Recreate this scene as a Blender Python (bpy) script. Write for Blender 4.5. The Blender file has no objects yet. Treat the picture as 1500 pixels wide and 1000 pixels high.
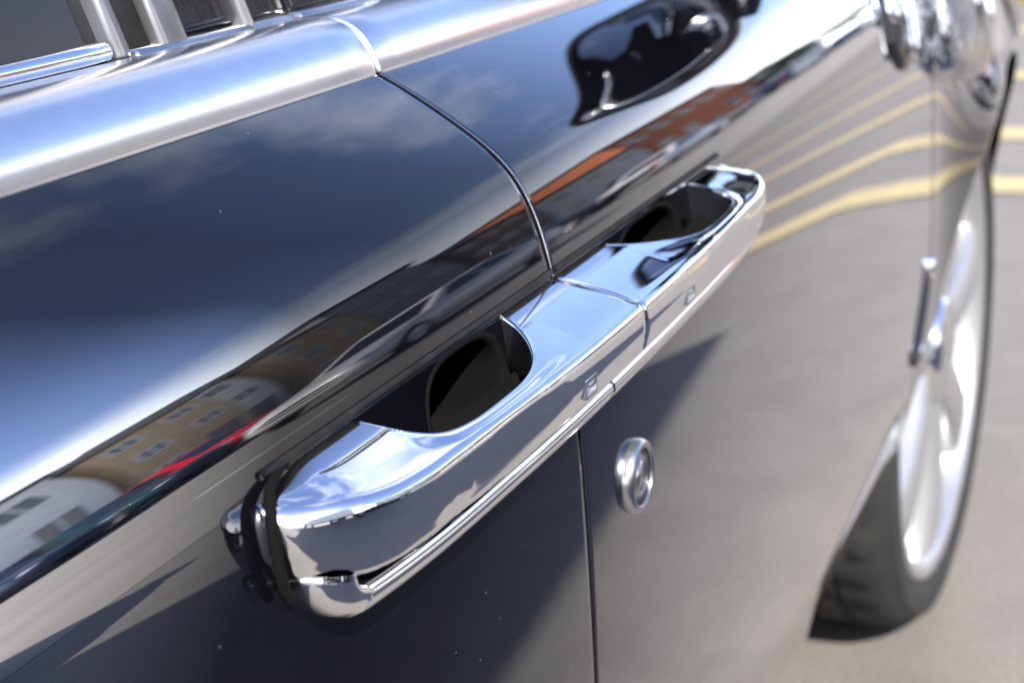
import bpy, bmesh, math, random
import numpy as np
from mathutils import Vector, Matrix, noise as mnoise

random.seed(7)
scene = bpy.context.scene
COL = scene.collection
R = math.radians

# ------------------------------------------------------------------ camera
cam_data = bpy.data.cameras.new('camera')
cam = bpy.data.objects.new('camera', cam_data)
COL.objects.link(cam)
ROT = Matrix(((0.38334191, 0.29207002, -0.87621007),
              (-0.9222851, 0.07032086, -0.38005944),
              (-0.04938813, 0.9538082, 0.29632876)))
cam.matrix_world = Matrix.Translation((-0.66942629, -0.27, 1.0922987)) @ ROT.to_4x4()
cam_data.sensor_width = 36.0
cam_data.sensor_fit = 'HORIZONTAL'
cam_data.lens = 57.6
cam_data.clip_start = 0.02
cam_data.clip_end = 3000
cam_data.dof.use_dof = True
cam_data.dof.focus_distance = 0.635
cam_data.dof.aperture_fstop = 11.0
cam_data.dof.aperture_blades = 9
scene.camera = cam

# ------------------------------------------------------------------ sky and sun
SUN_EL, SUN_AZ = 40.0, 217.0        # azimuth: direction the light comes from, degrees from +X towards +Y
world = bpy.data.worlds.new('World')
scene.world = world
world.use_nodes = True
wn, wl = world.node_tree.nodes, world.node_tree.links
wn.clear()
def WN(t, **k):
    n = wn.new(t)
    for a, b in k.items():
        setattr(n, a, b)
    return n
w_out = WN('ShaderNodeOutputWorld')
w_bg = WN('ShaderNodeBackground')
w_bg.inputs['Strength'].default_value = 0.13
sky = WN('ShaderNodeTexSky', sky_type='NISHITA', sun_disc=False)
sky.sun_elevation = R(SUN_EL)
sky.sun_rotation = R(90.0 - SUN_AZ)
sky.altitude = 60
sky.air_density = 1.0
sky.dust_density = 1.0
sky.ozone_density = 3.0
# clouds: a layer at constant height, sampled where the view ray meets it
tc = WN('ShaderNodeTexCoord')
sep = WN('ShaderNodeSeparateXYZ')
wl.new(tc.outputs['Generated'], sep.inputs[0])
mx = WN('ShaderNodeMath', operation='MAXIMUM'); mx.inputs[1].default_value = 0.0
wl.new(sep.outputs['Z'], mx.inputs[0])
ad = WN('ShaderNodeMath', operation='ADD'); ad.inputs[1].default_value = 0.16
wl.new(mx.outputs[0], ad.inputs[0])
dx = WN('ShaderNodeMath', operation='DIVIDE'); wl.new(sep.outputs['X'], dx.inputs[0]); wl.new(ad.outputs[0], dx.inputs[1])
dy = WN('ShaderNodeMath', operation='DIVIDE'); wl.new(sep.outputs['Y'], dy.inputs[0]); wl.new(ad.outputs[0], dy.inputs[1])
cmb = WN('ShaderNodeCombineXYZ'); wl.new(dx.outputs[0], cmb.inputs[0]); wl.new(dy.outputs[0], cmb.inputs[1])
cmb.inputs[2].default_value = 12.3
cn = WN('ShaderNodeTexNoise'); cn.inputs['Scale'].default_value = 0.85; cn.inputs['Detail'].default_value = 8
cn.inputs['Roughness'].default_value = 0.58; cn.inputs['Distortion'].default_value = 0.35
wl.new(cmb.outputs[0], cn.inputs['Vector'])
cr = WN('ShaderNodeValToRGB')
cr.color_ramp.elements[0].position = 0.525
cr.color_ramp.elements[1].position = 0.76
wl.new(cn.outputs['Fac'], cr.inputs['Fac'])
# thin haze towards the horizon
hz = WN('ShaderNodeMapRange'); hz.inputs['From Min'].default_value = 0.0; hz.inputs['From Max'].default_value = 0.29
hz.inputs['To Min'].default_value = 0.9; hz.inputs['To Max'].default_value = 0.0
hz.interpolation_type = 'SMOOTHSTEP'
# the bank of bright cloud stands higher over the street side
by = WN('ShaderNodeMath', operation='MINIMUM'); by.inputs[1].default_value = 0.0; wl.new(sep.outputs['Y'], by.inputs[0])
bz = WN('ShaderNodeMath', operation='MULTIPLY_ADD'); bz.inputs[1].default_value = 0.22; wl.new(by.outputs[0], bz.inputs[0]); wl.new(sep.outputs['Z'], bz.inputs[2])
wl.new(bz.outputs[0], hz.inputs['Value'])
hsv = WN('ShaderNodeHueSaturation'); hsv.inputs['Saturation'].default_value = 1.0; hsv.inputs['Value'].default_value = 0.88; hsv.inputs['Hue'].default_value = 0.513
wl.new(sky.outputs[0], hsv.inputs['Color'])
cl_mix = WN('ShaderNodeMix', data_type='RGBA'); cl_mix.inputs['B'].default_value = (6.4, 6.6, 7.1, 1)
wl.new(cr.outputs['Color'], cl_mix.inputs['Factor']); wl.new(hsv.outputs[0], cl_mix.inputs['A'])
cmix = WN('ShaderNodeMix', data_type='RGBA'); cmix.inputs['B'].default_value = (9.0, 9.3, 9.8, 1)
wl.new(hz.outputs[0], cmix.inputs['Factor']); wl.new(cl_mix.outputs['Result'], cmix.inputs['A'])
wl.new(cmix.outputs['Result'], w_bg.inputs['Color'])
wl.new(w_bg.outputs[0], w_out.inputs[0])

sun_data = bpy.data.lights.new('sun', 'SUN')
sun_data.energy = 4.2
sun_data.angle = R(0.45)
sun_data.color = (1.0, 0.95, 0.88)
sun = bpy.data.objects.new('sun', sun_data)
COL.objects.link(sun)
sdir = Vector((math.cos(R(SUN_EL)) * math.cos(R(SUN_AZ)), math.cos(R(SUN_EL)) * math.sin(R(SUN_AZ)), math.sin(R(SUN_EL))))
sun.rotation_euler = sdir.to_track_quat('Z', 'Y').to_euler()
sun.location = sdir * 30

scene.view_settings.view_transform = 'Standard'
scene.view_settings.look = 'None'
scene.view_settings.exposure = 1.68
scene.view_settings.gamma = 1.0
scene.view_settings.use_curve_mapping = False
scene.cycles.max_bounces = 10
scene.cycles.glossy_bounces = 7
scene.cycles.transparent_max_bounces = 8

# ------------------------------------------------------------------ materials
MATS = {}
class NT:
    def __init__(s, name):
        s.m = bpy.data.materials.new(name); s.m.use_nodes = True
        s.n, s.l = s.m.node_tree.nodes, s.m.node_tree.links
        s.p = s.n['Principled BSDF']
        MATS[name] = s.m
    def add(s, t, **k):
        n = s.n.new(t)
        for a, b in k.items(): setattr(n, a, b)
        return n
    def set(s, **k):
        for a, b in k.items():
            s.p.inputs[a.replace('_', ' ')].default_value = b
        return s
    def noise(s, scale, detail=4, rough=0.5, coord='Object', dist=0.0, stretch=None):
        t = s.add('ShaderNodeTexCoord'); n = s.add('ShaderNodeTexNoise')
        n.inputs['Scale'].default_value = scale; n.inputs['Detail'].default_value = detail
        n.inputs['Roughness'].default_value = rough; n.inputs['Distortion'].default_value = dist
        src = t.outputs[coord]
        if stretch:
            mp = s.add('ShaderNodeMapping'); mp.inputs['Scale'].default_value = stretch
            s.l.new(src, mp.inputs[0]); src = mp.outputs[0]
        s.l.new(src, n.inputs['Vector'])
        return n.outputs['Fac']
    def ramp(s, fac, stops):
        r = s.add('ShaderNodeValToRGB'); e = r.color_ramp.elements
        while len(e) < len(stops): e.new(0.5)
        for el, (p, c) in zip(e, stops):
            el.position = p; el.color = (*c, 1) if len(c) == 3 else c
        s.l.new(fac, r.inputs[0]); return r.outputs['Color']
    def mixc(s, fac, a, b, mode='MIX'):
        m = s.add('ShaderNodeMix', data_type='RGBA', blend_type=mode)
        for i, v in (('Factor', fac), ('A', a), ('B', b)):
            if hasattr(v, 'is_linked') or hasattr(v, 'links'): s.l.new(v, m.inputs[i])
            else: m.inputs[i].default_value = v if i == 'Factor' else (*v, 1)
        return m.outputs['Result']
    def bump(s, h, strength=0.3, dist=0.002):
        b = s.add('ShaderNodeBump'); b.inputs['Strength'].default_value = strength; b.inputs['Distance'].default_value = dist
        s.l.new(h, b.inputs['Height']); s.l.new(b.outputs[0], s.p.inputs['Normal'])
    def base(s, c): s.l.new(c, s.p.inputs['Base Color'])
    def rough(s, c): s.l.new(c, s.p.inputs['Roughness'])

def simple(name, col, rough=0.5, metal=0.0, var=0.12, scale=6.0, bump=0.0, **k):
    t = NT(name).set(Roughness=rough, Metallic=metal, **k)
    f = t.noise(scale, 5)
    a = tuple(max(0, c * (1 - var)) for c in col); b = tuple(min(1, c * (1 + var)) for c in col)
    t.base(t.ramp(f, [(0.3, a), (0.7, b)]))
    if bump: t.bump(f, bump)
    return t.m

def car_paint(name, col, ior=1.5, dust=False, rough=0.015):
    t = NT(name)
    t.set(Roughness=rough, IOR=ior)
    t.p.inputs['Base Color'].default_value = (*col, 1)
    if dust:
        tcn = t.add('ShaderNodeTexCoord')
        v = t.add('ShaderNodeTexVoronoi', feature='DISTANCE_TO_EDGE') if False else t.add('ShaderNodeTexVoronoi')
        v.inputs['Scale'].default_value = 95
        t.l.new(tcn.outputs['Object'], v.inputs['Vector'])
        sp = t.add('ShaderNodeSeparateColor'); t.l.new(v.outputs['Color'], sp.inputs[0])
        # only some cells hold a speck, each with its own size
        rad = t.add('ShaderNodeMapRange'); t.l.new(sp.outputs[0], rad.inputs[0])
        rad.inputs['From Min'].default_value = 0.70; rad.inputs['From Max'].default_value = 1.0
        rad.inputs['To Min'].default_value = 0.0; rad.inputs['To Max'].default_value = 0.085
        lt = t.add('ShaderNodeMath', operation='LESS_THAN'); t.l.new(v.outputs['Distance'], lt.inputs[0]); t.l.new(rad.outputs[0], lt.inputs[1])
        film = t.ramp(t.noise(9, 6, 0.6), [(0.35, (0, 0, 0)), (0.8, (0.003, 0.003, 0.003))])
        sc = t.add('ShaderNodeMath', operation='MULTIPLY'); sc.inputs[1].default_value = 0.16; t.l.new(lt.outputs[0], sc.inputs[0])
        f = t.add('ShaderNodeMath', operation='ADD'); t.l.new(sc.outputs[0], f.inputs[0]); t.l.new(film, f.inputs[1])
        t.base(t.mixc(f.outputs[0], col, (0.42, 0.40, 0.37)))
        # clear coat reflectance, hand-tuned by angle; the dip imitates polarised skylight
        t.p.inputs['Specular IOR Level'].default_value = 0.0
        lw = t.add('ShaderNodeLayerWeight'); lw.inputs['Blend'].default_value = 0.5
        rmp = t.add('ShaderNodeValToRGB'); e = rmp.color_ramp.elements
        tab = [(0.0, .68), (0.26, .68), (0.345, .40), (0.43, .080), (0.50, .068), (0.58, .115), (0.66, .27), (0.735, .53), (0.80, .74), (0.88, .90), (1.0, 1.0)]
        while len(e) < len(tab): e.new(.5)
        for el, (q, v_) in zip(e, tab): el.position = q; el.color = (v_, v_, v_, 1)
        t.l.new(lw.outputs['Facing'], rmp.inputs[0])
        gls = t.add('ShaderNodeBsdfGlossy'); gls.inputs['Roughness'].default_value = rough; gls.inputs['Color'].default_value = (1, 1, 1, 1)
        mxs = t.add('ShaderNodeMixShader'); t.l.new(rmp.outputs['Color'], mxs.inputs[0]); t.l.new(t.p.outputs[0], mxs.inputs[1]); t.l.new(gls.outputs[0], mxs.inputs[2])
        t.l.new(mxs.outputs[0], t.n['Material Output'].inputs[0])
    return t.m

PAINT = car_paint('black_paint', (0.0016, 0.0017, 0.0028), ior=2.05, dust=True)
t = NT('chrome').set(Metallic=1.0)
t.base(t.ramp(t.noise(40, 6, .65), [(.3, (.84, .845, .85)), (.7, (.91, .915, .92))]))
t.rough(t.ramp(t.noise(22, 7, .7, stretch=(1, 2, 2)), [(.35, (.012, .012, .012)), (.62, (.035, .035, .035)), (.8, (.10, .10, .10))]))
t.bump(t.noise(28, 2, .4), .02, .0012)
CHROME = t.m
SATIN = simple('satin_metal', (0.50, 0.50, 0.51), 0.25, 1.0, var=0.05, scale=30)
DSATIN = simple('dark_satin_trim', (0.20, 0.20, 0.21), 0.35, 0.9, var=0.1, scale=30)
RUBBER = simple('black_rubber', (0.012, 0.012, 0.013), 0.55, 0, var=0.3, scale=80, bump=0.05)
BLKPL = simple('gloss_black_plastic', (0.008, 0.008, 0.010), 0.08, 0, var=0.2, scale=12)
CAPM = simple('satin_black_cap', (0.010, 0.010, 0.012), 0.28, 0, var=0.2, scale=30)
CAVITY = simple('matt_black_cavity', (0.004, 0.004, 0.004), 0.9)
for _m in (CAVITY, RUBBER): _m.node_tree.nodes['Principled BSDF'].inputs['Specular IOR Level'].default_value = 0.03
ALLOY = simple('polished_alloy', (0.44, 0.44, 0.45), 0.32, 0.75, var=0.05, scale=20)
def _glass(name, col, tr=0.85):
    t = NT(name).set(Roughness=0.0, IOR=1.32)
    t.p.inputs['Base Color'].default_value = (*col, 1)
    t.p.inputs['Transmission Weight'].default_value = tr
    return t.m
GLASS = _glass('tinted_glass', (0.035, 0.038, 0.042), 0.6)
t = NT('bright_aluminium').set(Metallic=1.0)
t.base(t.ramp(t.noise(40, 6, .65), [(.3, (.84, .845, .85)), (.7, (.91, .915, .92))]))
t.rough(t.ramp(t.noise(18, 7, .7, stretch=(.2, 2, 2)), [(.35, (.20, .20, .20)), (.8, (.28, .28, .28))]))
ALU = t.m
MIRGL = NT('mirror_glass').set(Roughness=0.02, Metallic=1.0).m
MIRGL.node_tree.nodes['Principled BSDF'].inputs['Base Color'].default_value = (0.22, 0.23, 0.25, 1)
LEATHER = simple('dark_leather', (0.03, 0.024, 0.02), 0.5, 0, var=0.2, scale=14, bump=0.1)

t = NT('tyre_rubber').set(Roughness=0.75)
t.base(t.ramp(t.noise(14, 6), [(0.3, (0.006, 0.006, 0.006)), (0.75, (0.018, 0.017, 0.016))]))
t.bump(t.noise(120, 3), 0.15, 0.002)
TYRE = t.m

t = NT('asphalt').set(Roughness=0.85)
big = t.noise(0.35, 6, 0.6); fine = t.noise(170, 4, 0.75); mid = t.noise(5, 8, 0.7); pat = t.noise(1.3, 5, 0.6, dist=0.8)
c = t.ramp(mid, [(0.30, (0.080, 0.077, 0.074)), (0.70, (0.185, 0.177, 0.168))])
c = t.mixc(0.5, c, t.ramp(big, [(0.3, (0.105, 0.100, 0.094)), (0.7, (0.160, 0.153, 0.145))]))
c = t.mixc(0.40, c, t.ramp(fine, [(0.36, (0.02, 0.02, 0.02)), (0.50, (0.13, 0.126, 0.12)), (0.68, (0.33, 0.315, 0.30))]))
c = t.mixc(t.ramp(pat, [(0.56, (0, 0, 0)), (0.72, (0.35, 0.35, 0.35))]), c, (0.075, 0.072, 0.070))
v = t.add('ShaderNodeTexVoronoi', feature='DISTANCE_TO_EDGE'); v.inputs['Scale'].default_value = 0.55
tcn = t.add('ShaderNodeTexCoord'); dn = t.add('ShaderNodeTexNoise'); dn.inputs['Scale'].default_value = 2.5; dn.inputs['Detail'].default_value = 6
t.l.new(tcn.outputs['Object'], dn.inputs['Vector'])
vm = t.add('ShaderNodeVectorMath', operation='ADD'); t.l.new(tcn.outputs['Object'], vm.inputs[0]); t.l.new(dn.outputs['Color'], vm.inputs[1]); t.l.new(vm.outputs[0], v.inputs['Vector'])
ck = t.ramp(v.outputs['Distance'], [(0.0, (0.22, 0.22, 0.22)), (0.006, (0, 0, 0))])
c = t.mixc(ck, c, (0.035, 0.034, 0.033))
c = t.mixc(1.0, c, (1.05, 1.0, 0.945), 'MULTIPLY')
t.base(c); t.bump(fine, 0.6, 0.004)
ASPHALT = t.m

t = NT('road_asphalt').set(Roughness=0.85)
c = t.ramp(t.noise(1.2, 6, 0.6, stretch=(0.15, 1, 1)), [(0.3, (0.21, 0.19, 0.165)), (0.7, (0.29, 0.265, 0.23))])
c = t.mixc(0.3, c, t.ramp(t.noise(180, 3, 0.7), [(0.35, (0.05, 0.05, 0.05)), (0.7, (0.28, 0.26, 0.24))]))
t.base(c); ROAD = t.m

t = NT('yellow_road_paint').set(Roughness=0.7)
w = t.noise(14, 6, 0.7)
t.base(t.ramp(w, [(0.30, (0.17, 0.155, 0.12)), (0.46, (0.34, 0.275, 0.135)), (0.8, (0.41, 0.335, 0.17))]))
YELLOW = t.m
t = NT('white_road_paint').set(Roughness=0.7)
t.base(t.ramp(t.noise(14, 6, 0.7), [(0.30, (0.25, 0.24, 0.22)), (0.45, (0.66, 0.65, 0.62)), (0.8, (0.78, 0.77, 0.74))]))
WHITE = t.m

# ------------------------------------------------------------------ helpers
def link(name, me, mat, parent=None, smooth=True):
    o = bpy.data.objects.new(name, me)
    COL.objects.link(o)
    if mat is not None:
        if not me.materials: me.materials.append(mat)
    if smooth:
        me.polygons.foreach_set('use_smooth', [True] * len(me.polygons))
    if parent is not None: o.parent = parent
    return o
def meshobj(name, verts, faces, mat, parent=None, smooth=True):
    me = bpy.data.meshes.new(name)
    me.from_pydata([tuple(v) for v in verts], [], faces)
    me.update()
    return link(name, me, mat, parent, smooth)
def bmobj(name, bm, mat, parent=None, smooth=True, fix=True):
    me = bpy.data.meshes.new(name)
    if fix: bmesh.ops.recalc_face_normals(bm, faces=bm.faces)
    bm.to_mesh(me); bm.free()
    return link(name, me, mat, parent, smooth)
def tag(o, label=None, cat=None, group=None, kind=None):
    if label: o['label'] = label
    if cat: o['category'] = cat
    if group: o['group'] = group
    if kind: o['kind'] = kind
    return o
def empty(name, loc=(0, 0, 0), rz=0.0):
    o = bpy.data.objects.new(name, None); COL.objects.link(o)
    o.location = loc; o.rotation_euler = (0, 0, rz); o.empty_display_size = 0.2
    return o
def sharp(o, deg=35):
    bm = bmesh.new(); bm.from_mesh(o.data)
    for e in bm.edges:
        e.smooth = not (len(e.link_faces) == 2 and e.calc_face_angle(0) > R(deg))
    bm.to_mesh(o.data); bm.free()
    return o
def grid_faces(nu, nv, closed_v=False, closed_u=False, off=0):
    f = []
    for i in range(nu if closed_u else nu - 1):
        for j in range(nv if closed_v else nv - 1):
            a = i * nv + j; b = ((i + 1) % nu) * nv + j
            c = ((i + 1) % nu) * nv + (j + 1) % nv; d = i * nv + (j + 1) % nv
            f.append((off + a, off + b, off + c, off + d))
    return f
def box(bm, x0, x1, y0, y1, z0, z1):
    vs = [bm.verts.new(p) for p in ((x0, y0, z0), (x1, y0, z0), (x1, y1, z0), (x0, y1, z0), (x0, y0, z1), (x1, y0, z1), (x1, y1, z1), (x0, y1, z1))]
    for q in ((0, 3, 2, 1), (4, 5, 6, 7), (0, 1, 5, 4), (1, 2, 6, 5), (2, 3, 7, 6), (3, 0, 4, 7)):
        bm.faces.new([vs[i] for i in q])
    return vs
def boxobj(name, b, mat, parent=None, bevel=0.0):
    bm = bmesh.new(); box(bm, *b)
    if bevel:
        bmesh.ops.bevel(bm, geom=bm.edges[:], offset=bevel, segments=2, profile=0.5, affect='EDGES')
    return bmobj(name, bm, mat, parent, smooth=False)
def catmull(pts, per):
    pts = [np.array(p, float) for p in pts]
    out = []
    for i in range(len(pts) - 1):
        p0 = pts[i - 1] if i > 0 else 2 * pts[0] - pts[1]
        p1, p2 = pts[i], pts[i + 1]
        p3 = pts[i + 2] if i + 2 < len(pts) else 2 * pts[-1] - pts[-2]
        for k in range(per):
            u = k / per
            out.append(0.5 * ((2 * p1) + (-p0 + p2) * u + (2 * p0 - 5 * p1 + 4 * p2 - p3) * u * u + (-p0 + 3 * p1 - 3 * p2 + p3) * u ** 3))
    out.append(pts[-1])
    return out
def tube(path, rad, n=10, closed=False):
    """verts, faces of a tube with parallel-transported frames"""
    P = [Vector(p) for p in path]; m = len(P); vs = []
    rr = rad if hasattr(rad, '__len__') else [rad] * m
    up = None
    for i in range(m):
        a = P[i - 1] if (i > 0 or closed) else P[i]; b = P[(i + 1) % m] if (i < m - 1 or closed) else P[i]
        d = (b - a).normalized()
        if up is None:
            up = Vector((0, 0, 1)) if abs(d.z) < 0.9 else Vector((1, 0, 0))
        s = d.cross(up).normalized(); up = s.cross(d).normalized()
        for k in range(n):
            t_ = 2 * math.pi * k / n
            vs.append(P[i] + (s * math.cos(t_) + up * math.sin(t_)) * rr[i])
    f = grid_faces(m, n, closed_v=True, closed_u=closed)
    if not closed:
        f.append(tuple(range(n - 1, -1, -1))); f.append(tuple((m - 1) * n + k for k in range(n)))
    return vs, f
def smoothstep(a, b, x):
    t_ = min(1.0, max(0.0, (x - a) / (b - a))); return t_ * t_ * (3 - 2 * t_)

# ------------------------------------------------------------------ body side: section of the flank
_ks = [0.0, .0095, .0287, .048, .062, .0720, .0810, .0925, .1067, .121, .165, .233, .285, .33, .40, .47, .56, .66, .76, .82, .9]
_ka = [62.5, 61.4, 58.5, 55.7, 52.0, 44.5, 35.0, 25.8, 17.5, 13.0, 8.0, 2.2, 1.0, 0.3, -1.5, -5, -12, -20, -24, -26, -26]
_S = np.linspace(0, 0.86, 1721)
def _smooth_interp(x, xs, ys):
    y = np.interp(x, xs, ys)
    k = np.hanning(33); k /= k.sum()
    yp = np.pad(y, 16, mode='edge'); return np.convolve(yp, k, 'valid')
_A = np.radians(_smooth_interp(_S, _ks, _ka))
_ds = _S[1] - _S[0]
_Y = 0.0815 - np.concatenate([[0], np.cumsum(np.sin((_A[1:] + _A[:-1]) / 2) * _ds)])
_Z = 0.9905 - np.concatenate([[0], np.cumsum(np.cos((_A[1:] + _A[:-1]) / 2) * _ds)])
def s_of_z(z): return float(np.interp(-z, -_Z, _S))
XW, ZW, RARCH = 1.53, 0.385, 0.405
XR = -1.80
def yoff(x, z):
    y = 0.0075 * x * x if x > 0 else 0.006 * x * x
    if x > 1.0:
        # front wing swells outwards round the wheel
        y = 0.0075 + 0.006 * (x - 1.0)
        k = smoothstep(1.10, 1.42, x) * (1 - smoothstep(1.50, 2.0, x))
        y -= 0.050 * k * smoothstep(0.93, 0.70, z)
        y += 0.22 * max(0, x - 1.55) ** 2
    if x < -1.2:
        k = smoothstep(-1.25, -1.6, x) * (1 - smoothstep(-2.0, -2.5, x))
        y -= 0.03 * k * smoothstep(0.95, 0.75, z)
        y += 0.10 * max(0, -1.9 - x) ** 2
    return y
def flank(x, s, inset=0.0):
    y = float(np.interp(s, _S, _Y)); z = float(np.interp(s, _S, _Z)); a = float(np.interp(s, _S, _A))
    p = Vector((x, y + yoff(x, z), z))
    if inset: p += Vector((0, math.cos(a), -math.sin(a))) * inset
    return p
def sbot(x, zlow=0.30):
    zb = zlow
    for xc in (XW, XR):
        d = abs(x - xc)
        if d < RARCH: zb = max(zb, ZW + math.sqrt(RARCH ** 2 - d * d))
    return s_of_z(zb)
def cosx(a, b, step):
    n = max(2, int(math.ceil((b - a) / step))); return [a + (b - a) * i / n for i in range(n + 1)]
HOLES = [(-0.1035, 0.8680, 0.036, 0.0275), (0.134, 0.8680, 0.050, 0.0275)]      # finger cups: x, z, half width, half height
def in_hole(x, z):
    for hx, hz, a, b in HOLES:
        if abs((x - hx) / a / 1.035) ** 3.2 + abs((z - hz) / b / 1.035) ** 3.2 < 1.0: return True
    return False
def panel(name, xa, xb, parent, s0=0.0, zlow=0.30, nrow=170, xs=None, holes=False):
    r = 0.0010
    xs = xs or cosx(xa + r, xb - r, 0.012)
    cols = []
    for k in range(4):                                              # rolled edge at the rear shut line
        t_ = k / 4 * math.pi / 2; cols.append((xa + r - r * math.cos(t_), r - r * math.sin(t_)))
    cols = [(xa, 0.016)] + cols + [(x, 0.0) for x in xs]
    for k in range(1, 5):
        t_ = k / 4 * math.pi / 2; cols.append((xb - r + r * math.sin(t_), r - r * math.cos(t_)))
    cols.append((xb, 0.016))
    vs = []; nv = nrow + 4
    for x, ins in cols:
        sb = sbot(x, zlow)
        # denser rows where the section bends
        for j in range(nrow):
            u = j / (nrow - 1)
            s = s0 + (sb - s0) * (0.45 * u + 0.55 * u * u)
            vs.append(flank(x, s, ins))
        b = flank(x, sb, ins); rr = 0.004
        for q in range(1, 4):
            t_ = q / 3 * math.pi / 2
            vs.append(Vector((b.x, b.y + rr * (1 - math.cos(t_)), b.z - rr * math.sin(t_) * 0.5)))
        vs.append(Vector((b.x, b.y + 0.014, b.z - rr * 0.5)))
    fs = grid_faces(len(cols), nv)
    if holes:
        keep = []
        for f in fs:
            c = sum((vs[i] for i in f), Vector()) / 4
            if not in_hole(c.x, c.z): keep.append(f)
        fs = keep
    o = meshobj(name, vs, fs, PAINT, parent)
    o.data.materials.append(CAVITY)                                # rolled edges, returns and bottom flanges blackened to imitate shade
    nlast = len(cols) - 2
    for pl in o.data.polygons:
        c_ = min(pl.vertices) // nv
        if c_ <= 2 or c_ >= nlast - 2 or min(i_ % nv for i_ in pl.vertices) >= nrow: pl.material_index = 1
    return o

car = empty('limousine', (0, 0, 0))
tag(car, 'glossy black limousine with long chrome door handles, filling the picture in the foreground', 'car')

xs_r = cosx(-1.147, -0.34, 0.013) + cosx(-0.3375, -0.0030, 0.0025)
xs_f = cosx(0.0030, 0.34, 0.0025) + cosx(0.3525, 1.0852, 0.012)
rear_door = panel('rear_door', -1.15, -0.0018, car, xs=xs_r, nrow=230, holes=True)
front_door = panel('front_door', 0.0018, 1.0880, car, xs=xs_f, nrow=230, holes=True)
def arch_cols(a, b, xc):
    c = set(cosx(a, b, 0.012))
    for k in range(0, 61):
        x = xc - RARCH * math.cos(math.pi * k / 60)
        if a < x < b: c.add(x)
    for e in (-RARCH, RARCH): c.add(xc + e * 1.0002)
    return sorted(x for x in c if a <= x <= b)
fender = panel('front_wing', 1.0916, 2.36, car, xs=arch_cols(1.096, 2.356, XW), nrow=150, zlow=0.26)
quarter = panel('rear_quarter_panel', -2.75, -1.154, car, xs=arch_cols(-2.746, -1.158, XR), nrow=150, zlow=0.26)
# sill below the doors
vs = []; xs = cosx(-1.40, 1.14, 0.02); sa, sb_ = s_of_z(0.296), 0.80
for x in xs:
    for j in range(14): vs.append(flank(x, sa + (sb_ - sa) * j / 13))
    e = flank(x, sb_); vs.append(Vector((e.x, e.y + 0.12, e.z - 0.01)))
meshobj('sill', vs, grid_faces(len(xs), 15), PAINT, car)
# dark structure behind the shut lines
vs = []; xs = cosx(-1.38, 1.12, 0.03)
for x in xs:
    for j in range(30): vs.append(flank(x, 0.80 * j / 29, 0.055) + Vector((0, 0.006, 0)))
fs = [f for f in grid_faces(len(xs), 30)]
fs = [f for f in fs if not any(-.17 < vs[i].x < .22 and .80 < vs[i].z < .93 for i in f)]
meshobj('body_shell', vs, fs, CAVITY, car)
for x0 in (0.0, -1.152, 1.09):
    vs = []
    for j in range(60):
        p = flank(x0, 0.70 * j / 59 if x0 != 1.09 else 0.55 * j / 59, 0.012)
        vs += [p - Vector((0.012, 0, 0)), p + Vector((0.012, 0, 0))]
    meshobj('door_seal', vs, grid_faces(60, 2), CAVITY, car)

# ------------------------------------------------------------------ chrome waist moulding
def sweep_x(name, prof, x0, x1, mat, parent, step=0.02, r=0.0016, closed=True, yo=True):
    """prof: list of (y, z); swept along the car with rolled ends"""
    xs = [x0, x0 + r * 0.3, x0 + r] + cosx(x0 + r, x1 - r, step)[1:-1] + [x1 - r, x1 - r * 0.3, x1]
    cy = sum(p[0] for p in prof) / len(prof); cz = sum(p[1] for p in prof) / len(prof)
    vs = []
    for i, x in enumerate(xs):
        k = min(i, len(xs) - 1 - i); sh = {0: 0.0012, 1: 0.0004}.get(k, 0.0)
        for (y, z) in prof:
            d = math.hypot(y - cy, z - cz) or 1
            vs.append((x, y - (y - cy) / d * sh + (yoff(x, 1.0) if yo else 0), z - (z - cz) / d * sh))
    n = len(prof)
    fs = grid_faces(len(xs), n, closed_v=closed)
    if closed: fs += [tuple(range(n)), tuple((len(xs) - 1) * n + k for k in range(n - 1, -1, -1))]
    return meshobj(name, vs, fs, mat, parent)
def angle_profile(y, z, segs, n=40):
    """segs: (length, angle0) keyframes of the tilt of the outer surface, going UP"""
    L = sum(s for s, _ in segs[:-1]) ; pos = [0]
    for s, _ in segs[:-1]: pos.append(pos[-1] + s)
    out = [(y, z)]
    for i in range(n):
        a = R(np.interp((i + .5) / n * L, pos, [q for _, q in segs]))
        y += math.sin(a) * L / n; z += math.cos(a) * L / n; out.append((y, z))
    return out
belt = angle_profile(0.0802, 0.9890, [(0.0015, -40), (0.004, 10), (0.0135, 15), (0.008, 38), (0.010, 56), (0.006, 78), (0.016, 92), (0, 96)], 60)
belt = belt + [(belt[-1][0] + 0.001, 1.006), (0.110, 1.004), (0.098, 0.986)]
sweep_x('rear_waist_moulding', belt, -1.15, -0.0018, ALU, car)
sweep_x('front_waist_moulding', belt, 0.0018, 1.02, ALU, car)
ytop = belt[60][0] - 0.008
# bright bead and rubber at the foot of the glass
bead = [(ytop + 0.004 + 0.0042 * math.cos(a), 1.0190 + 0.0042 * math.sin(a)) for a in [2 * math.pi * k / 12 for k in range(12)]]
sweep_x('window_bead', [(y + 0.003, z) for y, z in bead], -1.15, -0.143, CHROME, car)
rub = [(ytop - 0.002, 1.005), (ytop + 0.03, 1.005), (ytop + 0.03, 1.018), (ytop + 0.001, 1.0150)]
sweep_x('window_rubber', rub, -1.15, -0.128, RUBBER, car)

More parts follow.
